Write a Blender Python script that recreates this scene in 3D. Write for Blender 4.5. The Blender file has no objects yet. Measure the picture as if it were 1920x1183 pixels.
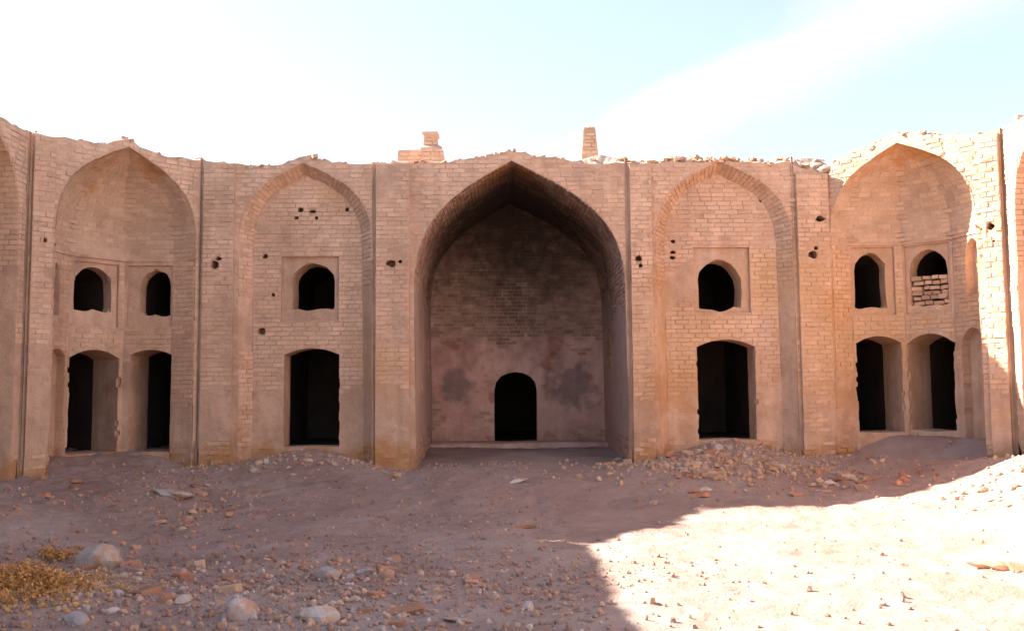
import bpy, math, random
from mathutils import Vector, Matrix, noise, Euler
from mathutils.geometry import delaunay_2d_cdt

random.seed(7)
R = random.uniform
S2 = 2 ** -.5
scene = bpy.context.scene
C = scene.collection

# ------------------------------------------------------------------ camera, sky, sun, exposure
F_PX = 1791.06                                   # focal length in pixels of the 1920 px wide photograph
YAW, PITCH, ROLL = map(math.radians, (0.689, 4.565, -0.422))
CAM = Vector((0, 0, 1.6))
cy_, sy_, cp_, sp_ = math.cos(YAW), math.sin(YAW), math.cos(PITCH), math.sin(PITCH)
FW = Vector((sy_ * cp_, cy_ * cp_, sp_))
_r = Vector((cy_, -sy_, 0)); _u = _r.cross(FW)
RT = math.cos(ROLL) * _r + math.sin(ROLL) * _u
UP = -math.sin(ROLL) * _r + math.cos(ROLL) * _u
cam = bpy.data.cameras.new('camera'); cam.sensor_width = 36; cam.lens = F_PX / 1920 * 36
cam.clip_start = .05; cam.clip_end = 2000
co = bpy.data.objects.new('camera', cam); C.objects.link(co)
m3 = Matrix((RT, UP, -FW)).transposed()
co.matrix_world = Matrix.Translation(CAM) @ m3.to_4x4()
scene.camera = co

SUN_TO = Vector((-1.42, .53, 1.0)).normalized()  # towards the sun: left and a little in front
SUN_EL = math.asin(SUN_TO.z); SUN_AZ = math.atan2(SUN_TO.x, SUN_TO.y)
sun = bpy.data.lights.new('sun', 'SUN'); sun.energy = 4.5; sun.angle = math.radians(.55)
sun.color = (1.0, .92, .81)
so = bpy.data.objects.new('sun', sun); C.objects.link(so)
so.rotation_euler = (-SUN_TO).to_track_quat('-Z', 'Y').to_euler()
vs = scene.view_settings
vs.view_transform = 'Standard'; vs.look = 'None'; vs.exposure = 2.68; vs.gamma = 1; vs.use_curve_mapping = False

world = bpy.data.worlds.new('World'); scene.world = world; world.use_nodes = True
wn, wl = world.node_tree.nodes, world.node_tree.links
wn.clear()
def N(nodes, t, **kw):
    n = nodes.new(t)
    for k, v in kw.items(): setattr(n, k, v)
    return n
def math_node(nt, op, a, b=None, c=None, clamp=False):
    n = nt.nodes.new('ShaderNodeMath'); n.operation = op; n.use_clamp = clamp
    for i, v in enumerate((a, b, c)):
        if v is None: continue
        if hasattr(v, 'is_linked'): nt.links.new(v, n.inputs[i])
        else: n.inputs[i].default_value = v
    return n.outputs[0]
wt = world.node_tree
out = N(wn, 'ShaderNodeOutputWorld'); bg = N(wn, 'ShaderNodeBackground'); bg.inputs[1].default_value = .076
wl.new(bg.outputs[0], out.inputs[0])
sky = N(wn, 'ShaderNodeTexSky', sky_type='NISHITA'); sky.sun_disc = False
sky.sun_elevation = SUN_EL; sky.sun_rotation = SUN_AZ
sky.air_density = 1.0; sky.dust_density = 1.5; sky.ozone_density = 1.0; sky.altitude = 900
tc = N(wn, 'ShaderNodeTexCoord'); sx = N(wn, 'ShaderNodeSeparateXYZ'); wl.new(tc.outputs['Generated'], sx.inputs[0])
zz = math_node(wt, 'MAXIMUM', sx.outputs[2], .03)
px = math_node(wt, 'DIVIDE', sx.outputs[0], zz); py = math_node(wt, 'DIVIDE', sx.outputs[1], zz)
# cirrus layer: coordinates across (v) and along (w) the streak on the flat cloud layer
STREAK = math.radians(-22.6)
nx, ny = math.cos(STREAK), -math.sin(STREAK)
vv = math_node(wt, 'ADD', math_node(wt, 'MULTIPLY', px, nx), math_node(wt, 'MULTIPLY', py, ny))
ww = math_node(wt, 'ADD', math_node(wt, 'MULTIPLY', px, -ny), math_node(wt, 'MULTIPLY', py, nx))
cb = N(wn, 'ShaderNodeCombineXYZ'); wl.new(vv, cb.inputs[0]); wl.new(math_node(wt, 'MULTIPLY', ww, .42), cb.inputs[1])
n1 = N(wn, 'ShaderNodeTexNoise'); n1.inputs['Scale'].default_value = 2.6; n1.inputs['Detail'].default_value = 9; n1.inputs['Roughness'].default_value = .62
wl.new(cb.outputs[0], n1.inputs['Vector'])
n2 = N(wn, 'ShaderNodeTexNoise'); n2.inputs['Scale'].default_value = .55; n2.inputs['Detail'].default_value = 4
wl.new(cb.outputs[0], n2.inputs['Vector'])
vj = math_node(wt, 'ADD', vv, math_node(wt, 'MULTIPLY', math_node(wt, 'SUBTRACT', n1.outputs[0], .5), .6))
CLOUD_A, CLOUD_B = 1.62, 2.27                     # edges of the streak on the cloud layer
def sstep(nt, x, a, b):
    n = nt.nodes.new('ShaderNodeMapRange'); n.interpolation_type = 'SMOOTHSTEP'
    nt.links.new(x, n.inputs[0]); n.inputs[1].default_value = a; n.inputs[2].default_value = b
    return n.outputs[0]
band = math_node(wt, 'MULTIPLY', sstep(wt, vj, CLOUD_A - .06, CLOUD_A + .14), sstep(wt, vj, CLOUD_B + .16, CLOUD_B - .36))
tex = math_node(wt, 'MULTIPLY_ADD', n1.outputs[0], .9, .35, clamp=True)
veil = math_node(wt, 'MULTIPLY', sstep(wt, n2.outputs[0], .50, .75), .2)
cm = math_node(wt, 'MAXIMUM', math_node(wt, 'MULTIPLY', band, tex), veil)
cm = math_node(wt, 'MULTIPLY', cm, sstep(wt, sx.outputs[2], .02, .12))
mixc = N(wn, 'ShaderNodeMix', data_type='RGBA'); wl.new(math_node(wt, 'MULTIPLY', cm, .85), mixc.inputs[0])
hz = N(wn, 'ShaderNodeMix', data_type='RGBA'); hz.inputs[0].default_value = .40      # thin dust veil over the whole sky
wl.new(sky.outputs[0], hz.inputs[6]); hz.inputs[7].default_value = (1.75, 1.6, 1.52, 1)
wl.new(hz.outputs[2], mixc.inputs[6]); mixc.inputs[7].default_value = (2.35, 2.3, 2.25, 1)
wl.new(mixc.outputs[2], bg.inputs[0])

# ------------------------------------------------------------------ materials
MATS = {}
def surface_mat(name, tones, scale=1.2, grain=38, bump=.35, rough=.95, island=0., extra=None, streak=0.):
    """weathered mineral surface: tones = colours mixed by large noise; island = tone change per brick or stone"""
    m = bpy.data.materials.new(name); m.use_nodes = True
    nt = m.node_tree; nd, lk = nt.nodes, nt.links
    b = nd['Principled BSDF']; b.inputs['Roughness'].default_value = rough
    b.inputs['Specular IOR Level'].default_value = .15
    g = nd.new('ShaderNodeNewGeometry')
    oi = nd.new('ShaderNodeObjectInfo')
    pos = g.outputs['Position']
    na = nd.new('ShaderNodeTexNoise'); na.inputs['Scale'].default_value = scale; na.inputs['Detail'].default_value = 7; na.inputs['Roughness'].default_value = .6
    lk.new(pos, na.inputs['Vector'])
    cr = nd.new('ShaderNodeValToRGB'); lk.new(na.outputs[0], cr.inputs[0])
    el = cr.color_ramp.elements
    while len(el) < len(tones): el.new(.5)
    for i, t in enumerate(tones):
        el[i].position = .30 + .40 * i / max(1, len(tones) - 1); el[i].color = (*t, 1)
    col = cr.outputs[0]
    nb = nd.new('ShaderNodeTexNoise'); nb.inputs['Scale'].default_value = grain; nb.inputs['Detail'].default_value = 5; nb.inputs['Roughness'].default_value = .7
    lk.new(pos, nb.inputs['Vector'])
    nc = nd.new('ShaderNodeTexNoise'); nc.inputs['Scale'].default_value = grain * .16; nc.inputs['Detail'].default_value = 4
    lk.new(pos, nc.inputs['Vector'])
    val = math_node(nt, 'MULTIPLY_ADD', nb.outputs[0], .42, .79)
    val = math_node(nt, 'MULTIPLY', val, math_node(nt, 'MULTIPLY_ADD', nc.outputs[0], .34, .83))
    if streak:                                    # rain runs down the wall
        mp = nd.new('ShaderNodeMapping'); mp.inputs['Scale'].default_value = (1, 1, .1); lk.new(pos, mp.inputs['Vector'])
        ns = nd.new('ShaderNodeTexNoise'); ns.inputs['Scale'].default_value = 5.5; ns.inputs['Detail'].default_value = 5; lk.new(mp.outputs[0], ns.inputs['Vector'])
        val = math_node(nt, 'MULTIPLY', val, math_node(nt, 'MULTIPLY_ADD', ns.outputs[0], streak, 1 - streak * .5))
    if island:
        rr = math_node(nt, 'FRACT', math_node(nt, 'ADD', g.outputs['Random Per Island'], oi.outputs['Random']))
        val = math_node(nt, 'MULTIPLY', val, math_node(nt, 'MULTIPLY_ADD', rr, island, 1 - island * .55))
    mx = nd.new('ShaderNodeMix'); mx.data_type = 'RGBA'; mx.blend_type = 'MULTIPLY'; mx.inputs[0].default_value = 1
    lk.new(col, mx.inputs[6]); lk.new(val, mx.inputs[7])
    col = mx.outputs[2]
    if extra:                                     # list of (colour, mask(nt, geo, noise outputs))
        for c, fn in extra:
            k = fn(nt, g, na.outputs[0], nb.outputs[0], nc.outputs[0])
            x = nd.new('ShaderNodeMix'); x.data_type = 'RGBA'
            lk.new(k, x.inputs[0]); lk.new(col, x.inputs[6]); x.inputs[7].default_value = (*c, 1); col = x.outputs[2]
    lk.new(col, b.inputs['Base Color'])
    bp = nd.new('ShaderNodeBump'); bp.inputs['Strength'].default_value = bump; bp.inputs['Distance'].default_value = .02
    hh = math_node(nt, 'ADD', nb.outputs[0], math_node(nt, 'MULTIPLY', nc.outputs[0], 2.))
    lk.new(hh, bp.inputs['Height']); lk.new(bp.outputs[0], b.inputs['Normal'])
    MATS[name] = m
    return m
def patch(scale, lo, hi, seed, amount=1., zlo=None, zhi=None):
    """noise-edged patch of another colour; with zlo / zhi it belongs to one height band of the wall (old repairs, damp line)"""
    def fn(nt, g, a, b, c):
        ad = nt.nodes.new('ShaderNodeVectorMath'); ad.operation = 'ADD'; nt.links.new(g.outputs['Position'], ad.inputs[0]); ad.inputs[1].default_value = (seed, seed * .7, seed * 1.3)
        n = nt.nodes.new('ShaderNodeTexNoise'); n.inputs['Scale'].default_value = scale; n.inputs['Detail'].default_value = 6; n.inputs['Roughness'].default_value = .65
        nt.links.new(ad.outputs[0], n.inputs['Vector'])
        v = n.outputs[0]
        if zhi is not None:
            sp = nt.nodes.new('ShaderNodeSeparateXYZ'); nt.links.new(g.outputs['Position'], sp.inputs[0])
            t = nt.nodes.new('ShaderNodeMapRange'); nt.links.new(sp.outputs[2], t.inputs[0]); t.inputs[1].default_value = zlo; t.inputs[2].default_value = zhi
            t.inputs[3].default_value = .3; t.inputs[4].default_value = -.25; v = math_node(nt, 'ADD', v, t.outputs[0])
        k = sstep(nt, v, lo, hi)
        return math_node(nt, 'MULTIPLY', k, amount)
    return fn
def spot_mask(x, y, z, r, amount=1., ragged=1.):
    """ragged colour spot round one place on the wall, for stains and painted light"""
    def fn(nt, g, a, b, c):
        d = nt.nodes.new('ShaderNodeVectorMath'); d.operation = 'DISTANCE'; nt.links.new(g.outputs['Position'], d.inputs[0]); d.inputs[1].default_value = (x, y, z)
        v = math_node(nt, 'ADD', d.outputs['Value'], math_node(nt, 'MULTIPLY', math_node(nt, 'SUBTRACT', a, .5), 1.6 * r * ragged))
        v = math_node(nt, 'ADD', v, math_node(nt, 'MULTIPLY', math_node(nt, 'SUBTRACT', c, .5), 1.2 * r * ragged))
        return math_node(nt, 'MULTIPLY', sstep(nt, v, r, r * .25), amount)
    return fn
ORANGE = (.50, .26, .11)
damp = (ORANGE, patch(2.2, .52, .72, 3.1, .8, .35, 1.1))
OCHRE = (.60, .37, .18)
stain_and_bounce = [(OCHRE, spot_mask(x, y, z, q, .38, .7)) for x, y, z, q in ((6.1, 16, 2.4, 1.9), (3.2, 16.2, 2.2, 1.4), (4.6, 16.3, 3.4, 1.1), (-1.9, 16, 2.0, .8), (-5.9, 15.5, 3, .9))] + [(ORANGE, spot_mask(x, y, z, q, .42)) for x, y, z, q in ((2.95, 16.2, 1.5, .75), (6.0, 15.6, 1.7, .8), (-2.0, 16.0, .6, .4), (-4.2, 16, 1.2, .45), (2.7, 16, 3.4, .4), (5.6, 16, 3.0, .5))]  # orange staining, with warm bounce light also painted into the wall colour
surface_mat('mud_plaster', [(.43, .275, .19), (.565, .37, .26), (.64, .435, .315)], 1.5, 42, .85, extra=stain_and_bounce + [
    (ORANGE, patch(.8, .56, .70, 11., .45)), ((.36, .30, .28), patch(1.1, .60, .70, 27., .35)), damp], streak=.55)
surface_mat('mortar', [(.41, .255, .175), (.49, .315, .22), (.54, .36, .26)], 1.1, 40, .5, extra=[damp])
surface_mat('brick', [(.49, .315, .215), (.585, .385, .265), (.64, .44, .315)], 1.0, 30, .35, island=.20, extra=stain_and_bounce + [
    (ORANGE, patch(.7, .57, .70, 17., .40)), ((.40, .32, .30), patch(.9, .60, .72, 5., .35)), damp], streak=.4)
soot_and_shade = ((.028, .022, .02), spot_mask(.3, 18.9, 5.6, 4.1, .94, .3))  # soot stain, darkened further to paint in the shade deep in the iwan
lit_apex = ((.50, .25, .09), spot_mask(.1, 16.5, 5.3, .85, .8))  # warm light on the front of the apex, put into the colour
surface_mat('vault_mortar', [(.44, .31, .26), (.52, .37, .31)], 1.0, 30, .5, extra=[lit_apex, soot_and_shade])
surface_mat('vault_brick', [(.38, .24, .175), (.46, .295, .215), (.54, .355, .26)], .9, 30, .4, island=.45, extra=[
    lit_apex, soot_and_shade])
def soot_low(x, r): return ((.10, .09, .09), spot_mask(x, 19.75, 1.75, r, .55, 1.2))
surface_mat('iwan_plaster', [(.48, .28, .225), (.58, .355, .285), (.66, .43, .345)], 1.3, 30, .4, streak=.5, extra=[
    ((.34, .12, .085), patch(1.6, .55, .64, 63., .6)), ((.46, .40, .36), patch(2.1, .62, .68, 80., .5)), soot_and_shade,
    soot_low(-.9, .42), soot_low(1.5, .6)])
surface_mat('dome_plaster', [(.46, .31, .21), (.54, .37, .26), (.58, .41, .30)], 1.2, 34, .55, extra=[
    ((.48, .22, .07), patch(1.5, .44, .58, 31., .7, 6.1, 4.7)), ((.16, .10, .07), patch(2.2, .56, .66, 71., .8, 6.6, 4.9))])
surface_mat('dome_brick', [(.46, .31, .21), (.54, .37, .26), (.58, .41, .30)], 1.2, 34, .4, island=.22, extra=[
    ((.50, .23, .07), patch(1.5, .44, .58, 31., .7, 6.1, 4.7)), ((.16, .10, .07), patch(2.2, .56, .66, 71., .8, 6.6, 4.9))])
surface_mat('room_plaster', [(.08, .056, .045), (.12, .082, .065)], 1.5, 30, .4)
surface_mat('roof_mud', [(.36, .26, .20), (.46, .34, .27)], 1.0, 24, .6)
surface_mat('soil', [(.265, .168, .138), (.345, .23, .19), (.40, .28, .235)], .8, 34, 1.0, extra=[
    ((.40, .22, .15), patch(.9, .58, .72, 13., .35)), ((.44, .36, .31), patch(.45, .48, .66, 57., .4)), ((.20, .125, .10), patch(2.6, .60, .72, 91., .45))])
surface_mat('red_clay', [(.36, .16, .10), (.46, .23, .14), (.50, .30, .20)], 3.0, 40, .5, island=.5)
surface_mat('tan_brick_rubble', [(.40, .24, .16), (.50, .32, .21), (.54, .38, .28)], 3.0, 36, .5, island=.45)
surface_mat('pale_stone', [(.38, .32, .285), (.49, .42, .375), (.55, .48, .43)], 4.0, 30, .45, island=.35, extra=[
    ((.50, .25, .12), patch(4.5, .47, .60, 23., .8))])
surface_mat('grey_stone', [(.33, .28, .265), (.43, .37, .345), (.50, .43, .40)], 4.0, 30, .45, island=.35, extra=[
    ((.46, .24, .14), patch(4., .50, .62, 29., .7))])
surface_mat('ochre_earth', [(.40, .23, .09), (.50, .30, .13), (.56, .37, .20)], 4., 30, .6, island=.5)
surface_mat('straw', [(.46, .215, .075), (.55, .29, .105), (.62, .37, .17)], 9.0, 60, .1, island=.5)

# ------------------------------------------------------------------ helpers
def link(o, parent=None):
    C.objects.link(o)
    if parent is not None: o.parent = parent
    return o
def mesh_obj(name, verts, faces, mat, parent=None, smooth=False, stuff=False):
    me = bpy.data.meshes.new(name); me.from_pydata([tuple(v) for v in verts], [], faces); me.update()
    me.materials.append(MATS[mat] if isinstance(mat, str) else mat)
    if smooth: me.polygons.foreach_set('use_smooth', [True] * len(me.polygons))
    o = link(bpy.data.objects.new(name, me), parent)
    if stuff: o['kind'] = 'stuff'
    return o
def thing(name, label, cat, group=None):
    o = link(bpy.data.objects.new(name, None)); o.empty_display_size = .2
    o['label'] = label; o['category'] = cat
    if group: o['group'] = group
    return o
def tag(o, label, cat, group=None):
    o['label'] = label; o['category'] = cat
    if group: o['group'] = group
    return o
class Frame:
    """a wall plane: u runs to the right as seen from the courtyard, d goes into the wall, z is up"""
    def __init__(s, o, e): s.o = Vector(o); s.e = Vector(e).normalized(); s.i = Vector((-s.e.y, s.e.x))
    def P(s, u, d, z):
        q = s.o + s.e * u + s.i * d
        return Vector((q.x, q.y, z))
    def sub(s, a, b):                              # a plane through two plan points (u, d) of this frame
        pa, pb = s.o + s.e * a[0] + s.i * a[1], s.o + s.e * b[0] + s.i * b[1]
        return Frame(pa, pb - pa), (pb - pa).length
def nz(p, sc, seed=0.): return noise.noise(Vector((p[0] * sc + seed, p[1] * sc - seed, p[2] * sc + seed * .37)))
def bulge(p):
    """outward unevenness of the wall faces; the foot is eaten away by salt and damp"""
    h = .014 * nz(p, .9, 2.) + .009 * nz(p, 3.1, 5.) + .006 * nz(p, 8., 9.)
    t = p[2] - (.72 + .22 * nz(p, 1.3, 14.))
    if t < 0: h -= min(.09, -t * .28) * (.65 + .7 * nz(p, 5., 3.))
    return h
def inside(poly, x, y):
    c = False; n = len(poly); j = n - 1
    for i in range(n):
        xi, yi = poly[i]; xj, yj = poly[j]
        if (yi > y) != (yj > y) and x < (xj - xi) * (y - yi) / (yj - yi) + xi: c = not c
        j = i
    return c
def densify(poly, step, closed=True):
    o = []; n = len(poly)
    for i in range(n if closed else n - 1):
        a, b = poly[i], poly[(i + 1) % n]
        L = math.dist(a, b); k = max(1, int(L / step + .5))
        for q in range(k): o.append(tuple(a[c] + (b[c] - a[c]) * q / k for c in range(len(a))))
    if not closed: o.append(tuple(poly[-1]))
    return o
def face(name, fr, d, outline, holes, mat, parent, step=.12, even=bulge):
    """a pierced wall face as one tessellated uneven sheet"""
    outl = densify(outline, step * 1.3); hs = [densify(h, .07) for h in holes]
    vs_, es = [], []
    for loop in [outl] + hs:
        b = len(vs_); n = len(loop)
        vs_ += [Vector(p) for p in loop]; es += [(b + i, b + (i + 1) % n) for i in range(n)]
    us = [p[0] for p in outl]; zs = [p[1] for p in outl]
    u = min(us) + step * .5
    while u < max(us):
        z = min(zs) + step * .5
        while z < max(zs):
            q = (u + R(-.3, .3) * step, z + R(-.3, .3) * step)
            if inside(outl, *q) and not any(inside(h, *q) for h in hs): vs_.append(Vector(q))
            z += step
        u += step
    v2, _, f2, _, _, _ = delaunay_2d_cdt(vs_, es, [], 0, 1e-5)
    fs = []
    for f in f2:
        cx = sum(v2[i][0] for i in f) / len(f); cz = sum(v2[i][1] for i in f) / len(f)
        if inside(outl, cx, cz) and not any(inside(h, cx, cz) for h in hs):
            a, b, c = (v2[i] for i in f[:3])
            ar = (b[0] - a[0]) * (c[1] - a[1]) - (b[1] - a[1]) * (c[0] - a[0])
            fs.append(tuple(f) if ar > 0 else tuple(reversed(f)))
    pts = []
    for q in v2:
        p = fr.P(q[0], d, q[1]); pts.append(fr.P(q[0], d - even(p), q[1]))
    return mesh_obj(name, pts, fs, mat, parent, smooth=True)
def skin(loops, closed=True, cap=False):
    """quads between successive loops of equal length"""
    n = len(loops[0]); v = [p for l in loops for p in l]; f = []
    for k in range(len(loops) - 1):
        for i in range(n if closed else n - 1):
            j = (i + 1) % n
            f.append((k * n + i, k * n + j, (k + 1) * n + j, (k + 1) * n + i))
    if cap: f.append(tuple(range((len(loops) - 1) * n, len(loops) * n)))
    return v, f
def loop3(fr, poly, d, even=None):
    o = []
    for q in poly:
        p = fr.P(q[0], d, q[1]); o.append(fr.P(q[0], d - even(p), q[1]) if even else p)
    return o
def opening(name, fr, d, poly, parent, reveal=.5, grow=.34, deep=3.2, mat='mud_plaster', floor=None):
    """door or window hole: its reveal and the dark room behind it"""
    q = densify(poly, .07)
    cu = sum(p[0] for p in q) / len(q); cz = sum(p[1] for p in q) / len(q)
    top = max(p[1] for p in q); low_ = min(p[1] for p in q)
    if name == 'doorway':                         # chipped only at the front edge, straight farther in
        jl = sorted(p[0] for p in q if p[0] < cu and low_ + .1 < p[1] < top - .2); jr = sorted(p[0] for p in q if p[0] > cu and low_ + .1 < p[1] < top - .2)
        jl, jr = jl[len(jl) // 2], jr[len(jr) // 2]
        q2 = [((jl if p[0] < cu else jr) if (p[1] < top - .14 and abs(p[0] - cu) > (jr - jl) * .36) else max(jl, min(jr, p[0])), p[1]) for p in q]
    else:
        q2 = q
        q2 = [(sum(q[(i + k) % len(q)][0] for k in (-1, 0, 1)) / 3, sum(q[(i + k) % len(q)][1] for k in (-1, 0, 1)) / 3) for i in range(len(q))]
    mids = [loop3(fr, q, d, bulge), loop3(fr, q, d + .05)] + [loop3(fr, [(p[0] + .008 * nz((p[0] * 9, p[1] * 4, k), .7), p[1]) for p in q2], d + .07 + (reveal - .07) * k / 3) for k in (0, 1, 2, 3)]
    q = q2
    v, f = skin(mids)
    o = mesh_obj(name, v, f, mat, parent, smooth=False)
    lo = min(p[1] for p in q); hi = max(p[1] for p in q); hw = max(abs(p[0] - cu) for p in q)
    def out(p):
        a = (p[0] - cu) / hw; return (p[0] + grow * max(-1, min(1, a * 1.4)), p[1] + (grow * .6 if p[1] > cz else (-.03 if floor else -grow)))
    big = [out(p) for p in q]
    v, f = skin([mids[-1], loop3(fr, big, d + reveal + .01), loop3(fr, big, d + reveal + deep)], cap=True)
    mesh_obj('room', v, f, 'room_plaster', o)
    return o
def hole_poly(u, z, r, k=1.):
    n = 9; s = R(0, 9)
    return [(u + r * k * 1.1 * (1 + .2 * math.sin(s + i * 2.3)) * math.cos(6.283 * i / n), z + r * 1.1 * (1 + .18 * math.sin(s * 2 + i * 1.7)) * math.sin(6.283 * i / n)) for i in range(n)]
def putlog(fr, d, poly, parent):
    q = densify(poly, .07)
    v, f = skin([loop3(fr, q, d, bulge), loop3(fr, q, d + .22)], cap=True)
    return mesh_obj('putlog_hole', v, f, 'mortar', parent)
def interp(prof, t):
    """Catmull-Rom along a list of points"""
    n = len(prof) - 1; x = min(max(t, 0), 1) * n; i = min(int(x), n - 1); f = x - i
    p = [prof[max(0, min(n, i + k))] for k in (-1, 0, 1, 2)]
    return tuple(.5 * (2 * p[1][c] + (p[2][c] - p[0][c]) * f + (2 * p[0][c] - 5 * p[1][c] + 4 * p[2][c] - p[3][c]) * f * f + (3 * p[1][c] - p[0][c] - 3 * p[2][c] + p[3][c]) * f ** 3) for c in (0, 1))
SMALL = [(1, 0), (.99, .16), (.955, .31), (.84, .53), (.62, .725), (.31, .88), (0, 1)]
LARGE = [(1, 0), (.975, .18), (.90, .385), (.735, .585), (.485, .765), (.21, .905), (0, 1)]
def arch(ulb, ul, ur, urb, zs, ua, za, prof, zb=-.35, n=22):
    """open pointed arch outline from the left foot over the apex to the right foot"""
    side = lambda b, t: [(b + (t - b) * k / 16, zb + (zs - zb) * k / 16) for k in range(16)]
    o = side(ulb, ul)
    for k in range(n): h = interp(prof, k / n); o.append((ua - (ua - ul) * h[0], zs + (za - zs) * h[1]))
    for k in range(n, -1, -1): h = interp(prof, k / n); o.append((ua + (ur - ua) * h[0], zs + (za - zs) * h[1]))
    return o + list(reversed(side(urb, ur)))
def pointed(u0, u1, z0, zs, za, ragged=.0, n=6):
    c = (u0 + u1) / 2; h = (u1 - u0) / 2
    o = []
    k = 6 if ragged else 1
    for i in range(k): o.append((u0 + (u1 - u0) * i / k, z0 + (R(-1, 1) * ragged if i else 0)))
    o += [(u1, z0), (u1 + R(-1, 1) * ragged * .4, (z0 + zs) / 2)]
    top = [(1, 0), (.93, .38), (.66, .72), (.3, .92), (0, 1)]
    for q in top: o.append((c + h * q[0] + R(-1, 1) * ragged * .5, zs + (za - zs) * q[1] + R(-1, 1) * ragged * .4))
    for q in reversed(top[:-1]): o.append((c - h * q[0] + R(-1, 1) * ragged * .5, zs + (za - zs) * q[1] + R(-1, 1) * ragged * .4))
    o.append((u0 + R(-1, 1) * ragged * .4, (z0 + zs) / 2))
    return o
def segmental(u0, u1, z0, zs, za, ragged=.012, lean=0.):
    o = [(u0 + lean, z0), ((u0 + u1) / 2, z0 + R(-1, 1) * ragged), (u1 + lean, z0)]
    def side(u, a, b):                            # bricks broken out of the edge, course by course
        n = max(3, int(abs(b - a) / .078)); l = []
        for i in range(n):
            e = R(-.3, 1) * ragged * 1.6 if R(0, 1) < .38 else R(-.15, .15) * ragged
            e *= 1 if u > (u0 + u1) / 2 else -1
            l += [(u + e, a + (b - a) * (i + .06) / n), (u + e, a + (b - a) * (i + .94) / n)]
        return l
    o += side(u1, z0 + .03, zs)
    for i in range(9):
        t = -1 + 2 * i / 8; o.append(((u0 + u1) / 2 - t * (u1 - u0) / 2, zs + (za - zs) * (1 - t * t)))
    o += side(u0, zs, z0 + .03)
    return o

# ---- bricks: each is four corners on the wall and how far it stands proud
COURSE, BRICK, JOINT = .076, .222, .011
BRICK_UNITS = []
def brick_unit():
    j = lambda a: a * R(.93, 1.)
    v = [(-.5, 0, -.5), (.5, 0, -.5), (.5, 0, .5), (-.5, 0, .5)]
    w = [(j(x), 1 + R(-.35, .2), j(z)) for x, y, z in v]
    return v + w
def make_units(mat):
    us = []
    for k in range(8):
        me = bpy.data.meshes.new('brick')
        # back corners, then front corners: front plate and four edges
        me.from_pydata(brick_unit(), [], [(4, 5, 6, 7), (0, 1, 5, 4), (1, 2, 6, 5), (2, 3, 7, 6), (3, 0, 4, 7)])
        me.flip_normals(); me.update(); me.materials.append(MATS[mat]); us.append(me)
    return us
UNITS = {}
def spans(loops, z):
    xs = []
    for l in loops:
        n = len(l)
        for i in range(n):
            (x0, y0), (x1, y1) = l[i], l[(i + 1) % n]
            if (y0 > z) != (y1 > z): xs.append(x0 + (x1 - x0) * (z - y0) / (y1 - y0))
    xs.sort()
    return [(xs[i], xs[i + 1]) for i in range(0, len(xs) - 1, 2)]
def both(A, B):
    return [(max(a, c), min(b, d)) for a, b in A for c, d in B if min(b, d) - max(a, c) > .03]
def plane_bricks(fr, d, outline, holes, z0, z1, keep):
    """rows of bricks on a pierced wall face; keep(p) says whether the brick still shows (not plastered over)"""
    L = []
    loops = [outline] + holes; z = z0; row = 0
    while z < z1:
        h = COURSE - JOINT * R(.8, 1.25)
        for a, b in both(spans(loops, z + .004), spans(loops, z + h)):
            a += .006; b -= .006; u = a - (BRICK * (.5 if row % 2 else 0) + R(0, .05)) % BRICK
            while u < b:
                w = BRICK * R(.9, 1.08); u0, u1 = max(u, a), min(u + w - JOINT * R(.7, 1.4), b)
                u += w
                if u1 - u0 < .035: continue
                p = fr.P((u0 + u1) / 2, d, z + h / 2)
                if R(0, 1) < .018 or not keep(p): continue
                L.append((fr, d - bulge(p), (u0 + u1) / 2, z + h / 2, u1 - u0, h, R(.006, .012) + (.006 if R(0, 1) < .05 else 0)))
        z += COURSE; row += 1
    return L
def box_from(c, nrm, p, V, Fc):
    """five-sided brick from four surface corners"""
    b = len(V)
    V += [q - nrm * .02 for q in c] + [q * .97 + sum(c, Vector()) * .0075 + nrm * (p * R(.85, 1.1)) for q in c]
    Fc += [tuple(b + i for i in f) for f in ((4, 5, 6, 7), (0, 1, 5, 4), (1, 2, 6, 5), (2, 3, 7, 6), (3, 0, 4, 7))]
def lay(L, parent, mat, limit=300, name='brick'):
    """the longest bricks become parts of their own, all others one joined part"""
    if mat not in UNITS: UNITS[mat] = make_units(mat)
    L = sorted(L, key=lambda b: -b[4])
    for fr, d, u, z, w, h, p in L[:limit]:
        o = link(bpy.data.objects.new(name, random.choice(UNITS[mat])), parent)
        X = Vector((fr.e.x, fr.e.y, 0)); Y = -Vector((fr.i.x, fr.i.y, 0)); q = fr.P(u, d, z) - Y * .02
        M = Matrix(((X.x * w, Y.x * (p + .02), 0, q.x), (X.y * w, Y.y * (p + .02), 0, q.y), (0, 0, h, q.z), (0, 0, 0, 1)))
        o.matrix_world = M
    V, Fc = [], []
    for fr, d, u, z, w, h, p in L[limit:]:
        nrm = -Vector((fr.i.x, fr.i.y, 0))
        box_from([fr.P(u - w / 2, d, z - h / 2), fr.P(u + w / 2, d, z - h / 2), fr.P(u + w / 2, d, z + h / 2), fr.P(u - w / 2, d, z + h / 2)], nrm, p, V, Fc)
    if V: mesh_obj('brick_courses', V, Fc, mat, parent, stuff=True)
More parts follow.
